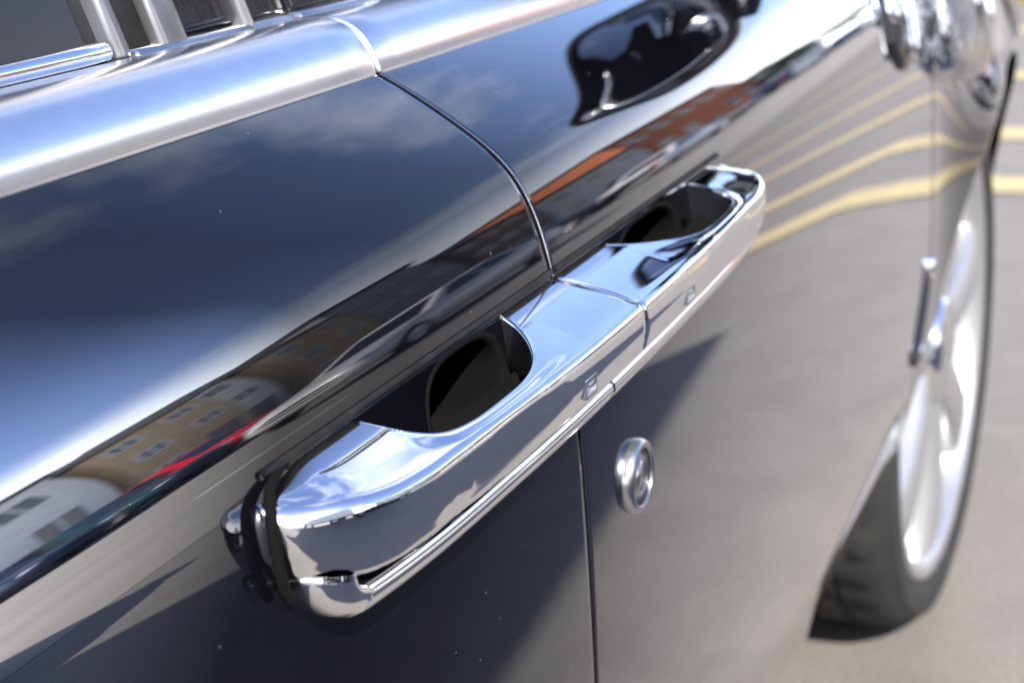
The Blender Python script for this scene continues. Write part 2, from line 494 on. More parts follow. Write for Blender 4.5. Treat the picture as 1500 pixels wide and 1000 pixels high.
# glass and pillar trims rise from the waist and lean inwards
YG = ytop + 0.012
def gpt(x, h, d=0.0):       # point on the side-glass plane: h up the glass, d outwards
    lean = R(20) ; return Vector((x, YG + yoff(x, 1.0) + h * math.sin(lean) + 0.05 * h * h - d * math.cos(lean), 1.0120 + h * math.cos(lean) + d * math.sin(lean)))
def upright(name, x0, x1, d0, mat, parent, h0=0.0, h1=0.47, r=0.003, slope=0.0):
    hs = [h0, h0 + r * .3, h0 + r] + cosx(h0 + r, h1, 0.03)[1:]
    w = x1 - x0; vs = []
    prof = [(x0, -0.02), (x0, d0 - r), (x0 + r * .3, d0 - r * .3), (x0 + r, d0), (x0 + w * .5, d0 + 0.0006), (x1 - r, d0), (x1 - r * .3, d0 - r * .3), (x1, d0 - r), (x1, -0.02)]
    for i, h in enumerate(hs):
        sh = {0: r, 1: r * .3}.get(i, 0)
        for x, d in prof: vs.append(gpt(x + slope * h, h, d - (sh if d > 0 else 0)))
    n = len(prof); fs = grid_faces(len(hs), n); fs.append(tuple(range(n)))
    return meshobj(name, vs, fs, mat, parent)
def glass_pane(name, x0, x1, parent, h1=0.43, rake=0.0):
    xs = cosx(x0, x1, 0.05); hs = cosx(-0.01, h1, 0.03)
    rk = lambda x, h: x - rake * max(0, h) * (x - x0) / (x1 - x0)
    vs = [gpt(rk(x, h), h, 0.0) for x in xs for h in hs] + [gpt(rk(x, h), h, -0.005) for x in xs for h in hs]
    n = len(xs) * len(hs); f1 = grid_faces(len(xs), len(hs))
    return meshobj(name, vs, f1 + [tuple(n + i for i in reversed(f)) for f in f1], GLASS, parent)
glass_pane('rear_window', -1.10, -0.128, car)
glass_pane('front_window', 0.10, 1.00, car, rake=1.25)
upright('window_frame', -0.136, -0.127, 0.008, DSATIN, car)
upright('window_seal', -0.1265, -0.107, 0.004, RUBBER, car)
upright('pillar_trim', -0.1065, -0.088, 0.009, DSATIN, car)
upright('pillar_panel', -0.0875, -0.044, 0.006, BLKPL, car, h0=0.006)
upright('pillar_strip', -0.0435, -0.037, 0.010, DSATIN, car)
upright('pillar_panel', -0.0365, -0.0025, 0.006, BLKPL, car, h0=0.004)
upright('pillar_panel', 0.0025, 0.075, 0.006, BLKPL, car, h0=0.004)
upright('window_frame', 0.0755, 0.088, 0.009, CHROME, car)
upright('window_seal', 0.0885, 0.104, 0.004, RUBBER, car)
sweep_x('pillar_base', [(ytop - 0.001, 1.006), (ytop + 0.05, 1.006), (ytop + 0.05, 1.0200), (ytop + 0.004, 1.0170)], -0.126, -0.003, SATIN, car)
sweep_x('pillar_base', [(ytop - 0.001, 1.006), (ytop + 0.05, 1.006), (ytop + 0.05, 1.0200), (ytop + 0.004, 1.0170)], 0.003, 1.0, SATIN, car)

# ------------------------------------------------------------------ door handles
# stations: (inner x, inner y) -> (outer x, outer y), rear handle, from its tip to the centre joint
ST = [((-.2610, .000), (-.2625, -.004)), ((-.252, .001), (-.2612, -.012)), ((-.240, .0015), (-.2565, -.0215)), ((-.226, .002), (-.2465, -.0305)),
      ((-.211, .0025), (-.231, -.0367)), ((-.199, .003), (-.212, -.0397)), ((-.1938, .0012), (-.200, -.0405)), ((-.193, -.010), (-.192, -.0408)),
      ((-.191, -.021), (-.184, -.0412)), ((-.184, -.0300), (-.177, -.0416)), ((-.168, -.0342), (-.163, -.0422)), ((-.145, -.0352), (-.143, -.0430)),
      ((-.120, -.0348), (-.120, -.0438)), ((-.101, -.0310), (-.104, -.0443)), ((-.085, -.0235), (-.09, -.0446)), ((-.071, -.0130), (-.077, -.0449)),
      ((-.062, -.003), (-.065, -.0451)), ((-.057, .003), (-.055, -.0453)), ((-.03, .004), (-.03, -.0455)), ((-.0009, .004), (-.0009, -.0456))]
ZTI, ZTO, ZBOT = 0.8985, 0.8888, 0.8640
def handle_section(pi, po, shrink=0.0):
    pi = Vector((pi[0], pi[1], 0)); po = Vector((po[0], po[1], 0)); d = po - pi; w = d.length; d.normalize()
    tq_ = smoothstep(-.228, -.264, (pi[0] + po[0]) / 2)
    def ztop(y):
        u_ = min(1.0, max(0.0, (y + .0455) / .0495)); return ZTO + (ZTI - ZTO) * u_ + 0.0007 * 4 * u_ * (1 - u_) - .0045 * tq_ * tq_
    z_in = ztop(pi.y); ZO = ztop(po.y)
    r1 = min(.0014, w * .18); tp_ = smoothstep(-.225, -.262, (pi.x + po.x) / 2); r2 = min(.0046 + .0030 * tp_, w * .45); r3 = .0045 + .004 * tp_
    out = []
    out.append((0.0, ZBOT + .004)); out.append((0.0, (ZBOT + z_in) / 2))
    for k in range(6):
        a = math.pi / 2 * k / 5; out.append((r1 - r1 * math.cos(a), z_in - r1 + r1 * math.sin(a)))
    for k in range(1, 14):
        q = k / 14; aa = r1 + (w - r1 - r2) * q
        out.append((aa, ztop(pi.y + d.y * aa) * (1 - q ** 6) + ZO * q ** 6))
    for k in range(9):
        a = math.pi / 2 * k / 8; out.append((w - r2 + r2 * math.sin(a), ZO - r2 + r2 * math.cos(a)))
    for k in range(1, 7):
        q = k / 7; z = (ZO - r2) + (ZBOT + r3 - ZO + r2) * q
        out.append((w + 0.0009 * 4 * q * (1 - q) * min(1, w / .02) - 0.0012 * q, z))
    for k in range(6):
        a = math.pi / 2 * k / 5; out.append((w - .0012 - r3 + r3 * math.cos(a), ZBOT + r3 - r3 * math.sin(a)))
    out.append((max(0.0, w * .3), ZBOT))
    pts = []
    for a, z in out: pts.append(Vector((pi.x + d.x * a, pi.y + d.y * a, z)))
    if shrink:
        c = sum(pts, Vector()) / len(pts)
        pts = [p + Vector((0, *((Vector((c.y, c.z)) - Vector((p.y, p.z))).normalized() * shrink))) for p in pts]
    return pts
def make_handle(sign, sx):
    I = catmull([(a[0], a[1]) for a, b in ST], 7); O = catmull([(b[0], b[1]) for a, b in ST], 7)
    secs = [handle_section(i, o) for i, o in zip(I, O)]
    # rolled end at the centre joint
    last_i, last_o = I[-1], O[-1]
    secs[-1] = handle_section((-.0022, last_i[1]), (-.0022, last_o[1]))
    secs.append(handle_section((-.0012, last_i[1]), (-.0012, last_o[1]), 0.0005))
    secs.append(handle_section((-.0007, last_i[1]), (-.0007, last_o[1]), 0.0014))
    n = len(secs[0]); vs = []
    for s_ in secs:
        for p in s_:
            vs.append(Vector((p.x if sign > 0 else -p.x * sx, p.y, p.z)))
    fs = grid_faces(len(secs), n, closed_v=True)
    fs += [tuple(range(n - 1, -1, -1)), tuple((len(secs) - 1) * n + k for k in range(n))]
    if sign < 0: fs = [tuple(reversed(f)) for f in fs]
    return vs, fs
def base_outline():
    low = [(-.2585, .8690), (-.2590, .865), (-.2575, .858), (-.2530, .852), (-.246, .8478), (-.235, .8448), (-.18, .8405), (-.10, .8382), (-.045, .8372), (-.0012, .8370)]
    return catmull(low, 5)
def make_base(sign, sx, gap_filler=False):
    out = base_outline(); rings = []
    N = len(out)
    # rings: from the door skin out to the lip and back in under the handle
    for (ins, y) in ((0.0, 0.0005), (0.0003, -.010), (0.0018, -.0165), (0.0045, -.0212), (0.0085, -.0240), (0.0118, -.0240), (0.0135, -.0218)) if not gap_filler else ((0.0134, -.0219), (0.0145, -.0190), (0.018, -.0165), (0.036, -.0160), (0.038, -.006)):
        ring = []
        for i, p in enumerate(out):
            a = out[max(0, i - 1)]; b = out[min(N - 1, i + 1)]
            t_ = np.array(b) - np.array(a); t_ /= np.linalg.norm(t_); nrm = np.array((-t_[1], t_[0]))   # inwards
            q = np.array(p) + nrm * ins
            door_y = float(np.interp(-q[1], -_Z, _Y)) + yoff(q[0], q[1])
            ring.append((min(q[0], -.0012) if i == N - 1 else q[0], y + min(0, door_y) * 0.6, q[1]))
        rings.append(ring)
    vs = [Vector((x if sign > 0 else -x * sx, y, z)) for ring in rings for x, y, z in ring]
    fs = grid_faces(len(rings), N)
    return vs, fs
def cup(hx, hz, a, b, parent):
    n = 64; rings = []
    def se(t_, k):
        c, s_ = math.cos(t_), math.sin(t_); e = 2 / 3.2
        return (hx + a * k * math.copysign(abs(c) ** e, c), hz + b * k * math.copysign(abs(s_) ** e, s_))
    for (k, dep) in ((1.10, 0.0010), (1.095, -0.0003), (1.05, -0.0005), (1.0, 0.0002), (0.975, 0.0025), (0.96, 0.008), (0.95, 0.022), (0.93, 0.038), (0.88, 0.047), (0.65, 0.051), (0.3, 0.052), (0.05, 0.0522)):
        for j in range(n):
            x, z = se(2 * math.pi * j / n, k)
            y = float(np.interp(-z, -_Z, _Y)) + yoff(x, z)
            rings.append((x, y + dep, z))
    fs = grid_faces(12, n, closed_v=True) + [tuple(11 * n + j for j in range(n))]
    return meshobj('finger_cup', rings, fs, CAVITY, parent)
def tip_gasket(sign, sx):
    P = [(-.2045, .0050, .8985), (-.222, .0035, .8990), (-.238, .0012, .8985), (-.250, -.0020, .8978), (-.2580, -.0050, .8950), (-.2618, -.0075, .8890), (-.2632, -.0088, .8810), (-.2636, -.0098, .8730), (-.2630, -.0105, .866), (-.2610, -.011, .862)]
    P = catmull(P, 5)
    path = [(x if sign > 0 else -x * sx, y, z) for x, y, z in P]
    return tube(path, 0.0020, 10)
for sign, sx, door in ((1, 1.0, rear_door), (-1, 1.085, front_door)):
    nm = 'rear_door_handle' if sign > 0 else 'front_door_handle'
    hv, hf = make_handle(sign, sx)
    h = meshobj(nm, hv, hf, CHROME, car)
    h.data.materials.append(BLKPL)                                 # chrome inner wall coloured black to imitate shade in the finger cup
    n_s = len(handle_section(ST[0][0], ST[0][1]))
    for pl in h.data.polygons:
        if len(pl.vertices) == 4 and {i_ % n_s for i_ in pl.vertices} <= {0, 1, 2, n_s - 1}: pl.material_index = 1
    b = meshobj('base_plate', *make_base(sign, sx), CHROME, h)
    meshobj('gap_shade_filler', *make_base(sign, sx, True), CAVITY, b)  # black filler put in for the shade of the gap under the grip
    if sign > 0:
        g = meshobj('gasket', *tip_gasket(sign, sx), CAVITY, h)
        e = catmull([(-.196, .0050, .8998), (-.214, .0040, .9002), (-.232, .0025, .8996), (-.244, .0012, .8984), (-.2530, .0000, .8950), (-.2585, -.0008, .8895), (-.2610, -.0012, .8820), (-.2610, -.0014, .8745), (-.2590, -.0014, .8675)], 5)
        rr = [0.0010 + 0.0036 * smoothstep(.38, .70, i / (len(e) - 1)) * (1 - .5 * smoothstep(.84, 1, i / (len(e) - 1))) for i in range(len(e))]
        meshobj('end_cap', *tube(e, rr, 14), CAPM, h)
    cup(*HOLES[0 if sign > 0 else 1], h)
    # black seat line between grip and door
    pts = []
    for x in cosx(-.255, -.002, .01):
        xx = x if sign > 0 else -x * sx
        p = flank(xx, s_of_z(.9005)); pts.append((xx, p.y - .0004, .9005))
    meshobj('gasket', *tube(pts, 0.0016, 8), RUBBER, h)
    # touch pad with a raised frame on the outer face
    cx_ = -.072 if sign > 0 else .070
    yy = -.0450
    bm = bmesh.new()
    x0, x1, z0, z1 = cx_ - .0065, cx_ + .0065, .8695, .8775
    fw = .0008
    for bx in ((x0, x1, z0, z0 + fw), (x0, x1, z1 - fw, z1), (x0, x0 + fw, z0 + fw, z1 - fw), (x1 - fw, x1, z0 + fw, z1 - fw), (x0 + .004, x1 - .004, .8738, .8747)):
        box(bm, bx[0], bx[1], yy - .0006, yy + .002, bx[2], bx[3])
    bmobj('touch_pad', bm, SATIN, h, smooth=False)

# lock barrel below the front handle
lk = empty('lock_barrel'); lk.parent = car
def disc_lathe(name, prof, c, mat, parent, n=48):
    vs = []
    for r_, d_ in prof:
        for k in range(n):
            a = 2 * math.pi * k / n; vs.append((c[0] + r_ * math.cos(a), c[1] - d_, c[2] + r_ * math.sin(a)))
    fs = grid_faces(len(prof), n, closed_v=True) + [tuple((len(prof) - 1) * n + k for k in range(n))]
    return meshobj(name, vs, fs, mat, parent)
bpy.data.objects.remove(lk)
LC = (0.070, -0.0143, 0.775)
lk = disc_lathe('lock_barrel', [(.0195, -.004), (.0195, .0012), (.0190, .0030), (.0180, .0042), (.0165, .0047), (.0152, .0042), (.0146, .0030)], LC, SATIN, car)
disc_lathe('lock_face', [(.0148, .000), (.0148, .0024), (.0120, .0027), (.0092, .0034), (.0086, .0030), (.0078, .0010), (.0070, .0008), (.003, .0008)], LC, SATIN, lk)
boxobj('keyhole', (LC[0] - .0013, LC[0] + .0013, LC[1] - .0016, LC[1] - .0002, LC[2] - .0050, LC[2] + .0050), CAVITY, lk)

# slim dark side marker with bright ends at the wing edge
def oval(name, P0, P1, hw, mat, parent, prot=.010):
    vs = []; n = 20; P0, P1 = Vector(P0), Vector(P1)
    ax = (P1 - P0).normalized(); sd = Vector((ax.z, 0, -ax.x)); L = (P1 - P0).length / 2
    for (k, d_) in ((1.0, -.004), (1.0, .3), (.9, .7), (.6, .95), (.2, 1.0)):
        d_ = d_ * prot if d_ > 0 else d_
        for j in range(n):
            a = 2 * math.pi * j / n
            p = (P0 + P1) / 2 + ax * (L - hw + hw * k) * math.cos(a) + sd * hw * k * math.sin(a)
            y = float(np.interp(-p.z, -_Z, _Y)) + yoff(p.x, p.z)
            vs.append((p.x, y - d_, p.z))
    return meshobj(name, vs, grid_faces(5, n, closed_v=True) + [tuple(80 + j for j in range(n))], mat, parent)
sm = oval('side_marker', (1.082, 0, .628), (1.040, 0, .520), .0045, BLKPL, car, .005)
oval('bright_end', (1.0835, 0, .632), (1.078, 0, .616), .0050, CHROME, sm, .007)
oval('bright_end', (1.054, 0, .544), (1.044, 0, .524), .0048, CHROME, sm, .007)

# ------------------------------------------------------------------ wheels of the limousine
def lathe_y(prof, n=96):
    """prof (radius, y); axis is Y"""
    vs = []
    for r_, y_ in prof:
        for k in range(n):
            a = 2 * math.pi * k / n; vs.append((r_ * math.cos(a), y_, r_ * math.sin(a)))
    return vs, grid_faces(len(prof), n, closed_v=True)
def make_wheel(parent, loc, rz=0.0, Rt=0.385, Rr=0.318, W=0.25, spokes=7):
    w = empty('wheel', loc, rz); w.parent = parent
    h = 0.0
    tp = [(Rr - .004, .012), (Rr + .006, .000), (Rr + .026, -.008), (Rr + .045, -.004), (Rt - .010, .012), (Rt - .002, .028), (Rt, .045)]
    for g in (.075, .125, .175):
        tp += [(Rt, g - .006), (Rt - .008, g - .005), (Rt - .008, g + .005), (Rt, g + .006)]
    tp += [(Rt, W - .045), (Rt - .006, W - .02), (Rt - .02, W - .005), (Rr + .02, W), (Rr - .004, W - .01)]
    tv, tf = lathe_y(tp, 240)
    def groove(i, v):
        rad = math.hypot(v[0], v[2]); k = i % 240; off = int((v[1] - .03) * 40)
        if rad > Rt - .004 and .03 < v[1] < W - .03 and (k + off) % 6 == 0: f_ = (rad - .007) / rad; return (v[0] * f_, v[1], v[2] * f_)
        return v
    sharp(meshobj('tyre', [groove(i, v) for i, v in enumerate(tv)], tf, TYRE, w), 40)
    rim = [(Rr - .002, .020), (Rr + .002, .008), (Rr - .002, .001), (Rr - .010, -.001), (Rr - .018, .004), (Rr - .024, .016), (Rr - .028, .05), (Rr - .04, .16), (Rr - .03, .22)]
    r_ = meshobj('rim', *lathe_y(rim), ALLOY, w)
    bm = bmesh.new()
    for k in range(spokes):
        a = 2 * math.pi * k / spokes + .2
        M = Matrix.Rotation(-a, 4, 'Y')
        rows = []
        for (rad, hw, yo) in ((.05, .040, .012), (.12, .036, .004), (.20, .037, .002), (.26, .046, .004), (Rr - .022, .060, .010)):
            rows.append([bm.verts.new(M @ Vector((rad, yy, zz))) for zz, yy in ((-hw, yo + .05), (-hw, yo + .012), (-hw * .72, yo + .002), (0, yo), (hw * .72, yo + .002), (hw, yo + .012), (hw, yo + .05))])
        for i in range(4):
            for j in range(6):
                bm.faces.new((rows[i][j], rows[i][j + 1], rows[i + 1][j + 1], rows[i + 1][j]))
    bmobj('spoke_disc', bm, ALLOY, r_)
    hub = [(.075, .03), (.072, .008), (.066, .000), (.05, -.004), (.02, -.006), (.001, -.006)]
    meshobj('hub_cap', *lathe_y(hub, 40), CHROME, r_)
    bd = [(.20, .10), (.20, .12), (.08, .12)]
    meshobj('brake_disc', *lathe_y([(.10, .098), (.195, .098), (.195, .125)], 48), SATIN, r_)
    return w
make_wheel(car, (XW, 0.034, 0.385), R(-2.0))
make_wheel(car, (XR, 0.040, 0.385), 0)
# arch liners
for xc in (XW, XR):
    vs = []; n = 40
    for yy in (0.06, 0.34):
        for k in range(n + 1):
            a = math.pi * k / n
            vs.append((xc + (RARCH + .012) * math.cos(a), yy, ZW + (RARCH + .012) * math.sin(a)))
    fs = grid_faces(2, n + 1) + [tuple(n + 1 + k for k in range(n + 1))]
    meshobj('arch_liner', vs, fs, CAVITY, car)

# wing lamp with a faceted clear lens just ahead of the front door, bright pod on the door edge, horn trim over the arch
t = NT('faceted_lamp').set(Roughness=0.12, Metallic=1.0)
t.base(t.ramp(t.noise(55, 3, 0.6, stretch=(1, 1, 0.35)), [(0.3, (0.25, 0.25, 0.27)), (0.6, (0.85, 0.85, 0.87))]))
t.bump(t.noise(70, 3, 0.6, stretch=(1, 1, 0.35)), 0.9, 0.006)
FACET = t.m
def flank_z(x, z): return flank(x, s_of_z(z))
def pod(name, outline, prot, mat, parent, n_in=6):
    """rounded boss on the flank; outline in (x, z)"""
    o = catmull(list(outline) + [outline[0]], 6)[:-1]; n = len(o)
    c = sum(np.array(p) for p in o) / n; vs = []
    for i in range(n_in + 1):
        u = i / n_in; k = math.cos(u * math.pi / 2 * .93); d = prot * math.sin(u * math.pi / 2)
        for p in o:
            q = c + (np.array(p) - c) * k; f = flank_z(q[0], q[1])
            vs.append((f.x, f.y - d + (.004 if i == 0 else 0), f.z))
    return meshobj(name, vs, grid_faces(n_in + 1, n, closed_v=True) + [tuple(n_in * n + j for j in range(n))], mat, parent)
wl_ = pod('wing_lamp', [(1.108, .826), (1.2, .802), (1.30, .800), (1.345, .83), (1.36, .90), (1.36, .945), (1.2, .952), (1.112, .945), (1.104, .90)], .034, FACET, car)
pod('bulb', [(1.232, .868), (1.262, .868), (1.262, .892), (1.232, .892)], .030, CHROME, wl_)
dp = pod('door_pod', [(.870, .880), (.905, .858), (.945, .858), (.965, .880), (.965, .935), (.93, .95), (.88, .95)], .011, BLKPL, car)
oval('pod_bead', (.940, 0, .945), (.925, 0, .868), .0075, CHROME, dp, .018)
oval('pod_bead', (.893, 0, .948), (.880, 0, .905), .0100, CHROME, dp, .014)
horn = catmull([(1.52, .90), (1.60, .885), (1.68, .865), (1.74, .83), (1.78, .78)], 6)
meshobj('wing_horn', *tube([(x, flank_z(x, z).y - .008, z) for x, z in horn], [.016 - .010 * i / len(horn) for i in range(len(horn))], 14), CHROME, car)

# ------------------------------------------------------------------ upper body: wing tops, bonnet, roof, pillars, tail
def loft(name, secs, mat, parent, cap=True):
    n = len(secs[0]); vs = [p for s_ in secs for p in s_]
    fs = grid_faces(len(secs), n)
    return meshobj(name, vs, fs, mat, parent)
CW = 1.96                                                          # car width
def mir(p): return Vector((p[0], CW - p[1], p[2]))
secs = []
for x in cosx(1.0, 2.36, .05):
    p = flank(x, 0.0); k = smoothstep(1.7, 2.36, x)
    pts = [p + Vector((0, .0005, -.002)), p + Vector((0, .03, .012)), p + Vector((0, .09, .026)), p + Vector((0, .20, .030)), Vector((x, .45, 1.045 - .06 * k)), Vector((x, .75, 1.065 - .05 * k)), Vector((x, CW / 2, 1.085 - .05 * k))]
    pts = [Vector(v) for v in catmull(pts, 4)]
    secs.append(pts + [mir(v) for v in reversed(pts[:-1])])
loft('bonnet', secs, PAINT, car)
secs = []
for x in cosx(-2.75, -1.1, .06):
    p = flank(x, 0.0); k = smoothstep(-1.9, -2.75, x)
    pts = [p + Vector((0, .0005, -.002)), p + Vector((0, .05, .016)), p + Vector((0, .16, .030)), Vector((x, .5, 1.05 - .08 * k)), Vector((x, CW / 2, 1.06 - .08 * k))]
    pts = [Vector(v) for v in catmull(pts, 4)]
    secs.append(pts + [mir(v) for v in reversed(pts[:-1])])
loft('boot_lid', secs, PAINT, car)
# roof and cant rails
secs = []
for x in cosx(-1.45, .48, .06):
    e = 0.06 * smoothstep(-.6, -1.45, x) + 0.05 * smoothstep(.1, .48, x)
    g = gpt(min(max(x, -1.1), 1.0), .445)
    pts = [Vector((x, g.y - .006, g.z - .05)), Vector((x, g.y - .012, g.z - .01 - e)), Vector((x, g.y + .03, g.z + .05 - e)), Vector((x, g.y + .15, g.z + .085 - e)), Vector((x, .6, g.z + .105 - e)), Vector((x, CW / 2, g.z + .115 - e))]
    pts = [Vector(v) for v in catmull(pts, 4)]
    secs.append(pts + [mir(v) for v in reversed(pts[:-1])])
loft('roof', secs, PAINT, car)
def bar(name, a, b, ra, rb, mat, parent):
    pth = [Vector(a).lerp(Vector(b), i / 8) for i in range(9)]
    return meshobj(name, *tube(pth, [ra + (rb - ra) * i / 8 for i in range(9)], 12), mat, parent)
for f in (lambda p: Vector(p), mir):
    bar('front_pillar', f((1.10, .17, 1.03)), f((.46, .31, 1.44)), .045, .032, PAINT, car)
    rows_ = []
    for h_ in cosx(-.02, .46, .04):
        g0 = gpt(-1.09, h_); rows_.append([f((-1.095, g0.y - .004, g0.z)), f((-1.30 + .05 * h_, g0.y + .004, g0.z)), f((-1.52 + .28 * h_, g0.y + .06, g0.z)), f((-1.62 + .46 * h_, g0.y + .16, g0.z))])
    meshobj('rear_pillar', [p_ for r_ in rows_ for p_ in r_], grid_faces(len(rows_), 4), PAINT, car)
meshobj('windscreen', [(1.12, .2, 1.04), (1.22, CW / 2, 1.06), (1.12, CW - .2, 1.04), (.46, CW - .32, 1.46), (.50, CW / 2, 1.50), (.46, .32, 1.46)], [(0, 1, 4, 5), (1, 2, 3, 4)], GLASS, car)
meshobj('rear_screen', [(-1.75, .3, 1.03), (-1.8, CW / 2, 1.05), (-1.75, CW - .3, 1.03), (-1.35, CW - .36, 1.44), (-1.38, CW / 2, 1.48), (-1.35, .36, 1.44)], [(0, 1, 4, 5), (1, 2, 3, 4)], GLASS, car)
# far flank, nose, tail and floor close the shell
vs = []; xs = cosx(-2.75, 2.36, .06)
for x in xs:
    sb = sbot(x, .2)
    for j in range(26): vs.append(mir(flank(x, sb * j / 25)))
meshobj('far_flank', vs, grid_faces(len(xs), 26), PAINT, car)
meshobj('far_side_glass', [mir(gpt(x, h)) for x in (-1.1, 0, .9) for h in (-.01, .22, .44)], grid_faces(3, 3), GLASS, car)
for nm, x, sg in (('nose', 2.36, 1), ('tail', -2.75, -1)):
    vs = []
    yl = flank(x, .2).y
    for i in range(13):
        y = yl + (CW - 2 * yl) * i / 12; b = math.sin(math.pi * i / 12)
        for z, o in ((.22, -.05), (.45, .02), (.65, .03), (.85, .01), (.985, -.01)): vs.append((x + sg * (o + .06 * b), y, z))
    meshobj(nm, vs, grid_faces(13, 5), PAINT, car)
boxobj('floor_pan', (-2.6, 2.2, .30, CW - .30, .19, .23), CAVITY, car)
for xc in (XW, XR):
    w = make_wheel(car, (xc, CW - .04, .385), math.pi)
# cabin
boxobj('cabin_floor', (-1.3, 1.0, .16, CW - .16, .40, .45), LEATHER, car)
for x0 in (-1.05, .05):
    for yy in (.28, 1.06):
        bm = bmesh.new(); box(bm, x0, x0 + .5, yy, yy + .6, .45, .72); bmesh.ops.bevel(bm, geom=bm.edges[:], offset=.05, segments=3, affect='EDGES')
        st = bmobj('seat', bm, LEATHER, car)
        bm = bmesh.new(); box(bm, x0 - .16, x0 + .0, yy + .02, yy + .58, .60, 1.22); bmesh.ops.bevel(bm, geom=bm.edges[:], offset=.05, segments=3, affect='EDGES')
        bmobj('backrest', bm, LEATHER, st)
boxobj('dashboard', (.82, 1.05, .2, CW - .2, .62, 1.0), LEATHER, car, .03)
boxobj('door_card', (-1.1, .95, .125, .17, .45, 1.0), LEATHER, car, .01)

# ------------------------------------------------------------------ door mirror
mr = empty('door_mirror', (1.0, 0, 0)); mr.parent = car
def mirror_outline(k=1.0, n=48):
    # (y, z) rounded quadrilateral, wider at its outer end
    c = []
    for j in range(n):
        a = 2 * math.pi * j / n; e = .46
        u = math.copysign(abs(math.cos(a)) ** e, math.cos(a)); v = math.copysign(abs(math.sin(a)) ** e, math.sin(a))
        y = -.030 + .155 * u * k; hh = .096 + .004 * (-u)
        c.append((y, 1.212 + hh * v * k + .012 * u))
    return c
rings = []
for dx_, k in ((-.012, .94), (-.016, .97), (-.012, 1.0), (0, 1.02), (.03, 1.0), (.06, .93), (.085, .80), (.10, .60), (.108, .30)):
    rings += [(dx_, y, z) for y, z in mirror_outline(k)]
hs = meshobj('housing', rings, grid_faces(9, 48, closed_v=True) + [tuple(8 * 48 + j for j in range(48))], BLKPL, mr)
gl = [(-.004, y, z) for y, z in mirror_outline(.955)] ; gl += [(-.009, y, z) for y, z in mirror_outline(.5)]
meshobj('mirror_glass', gl, grid_faces(2, 48, closed_v=True) + [tuple(48 + j for j in range(48))], MIRGL, mr)
cres = catmull([(.02, 1.270), (-.085, 1.262), (-.135, 1.232), (-.140, 1.19), (-.10, 1.155), (-.04, 1.138)], 6)  # satin crescent stands in for a pale reflection in the mirror glass
meshobj('reflection_crescent', *tube([(-.013, y, z) for y, z in cres], [.0015 + .009 * math.sin(math.pi * (i + 1) / (len(cres) + 1)) for i in range(len(cres))], 10), SATIN, hs)
meshobj('mirror_stalk', *tube([(.03, .02, 1.13), (.03, .10, 1.10), (.02, .18, 1.08)], [.03, .028, .04], 12), BLKPL, mr)

# ------------------------------------------------------------------ the place
gm = meshobj('ground', [(-900, -900, 0), (900, -900, 0), (900, 900, 0), (-900, 900, 0)], [(0, 1, 2, 3)], ASPHALT, None, False)
tag(gm, kind='structure')
rd = meshobj('road', [(-120, -17.2, .004), (200, -17.2, .004), (200, -3.9, .004), (-120, -3.9, .004)], [(0, 1, 2, 3)], ROAD, None, False)
tag(rd, kind='structure')
def marking(name, x0, x1, y0, y1, mat, z=.008, skew=0.0):
    o = meshobj(name, [(x0, y0, z), (x1, y0, z), (x1 + skew, y1, z), (x0 + skew, y1, z)], [(0, 1, 2, 3)], mat, None, False)
    return tag(o, kind='structure')
for x, sk in ((4.26, .03), (5.12, .0), (6.45, .05), (8.0, .0), (10.2, .1), (13.0, .1)):
    marking('bay_line', x, x + .21, -3.3, 3.4, YELLOW, .0045, sk)
marking('bay_line', 4.02, 4.14, -3.3, -.30, YELLOW, .0065, .22)
for k in range(16): marking('centre_dash', 2.0 + 5.0 * k, 4.0 + 5.0 * k, -6.35, -6.22, WHITE)
# kerb and pavement beyond the parked cars
t = NT('paving').set(Roughness=.85); t.base(t.ramp(t.noise(3, 6), [(.3, (.24, .22, .20)), (.7, (.33, .31, .28))])); PAVE = t.m
tag(boxobj('pavement', (-60, 160, -20.0, -17.2, 0, .12), PAVE), kind='structure')

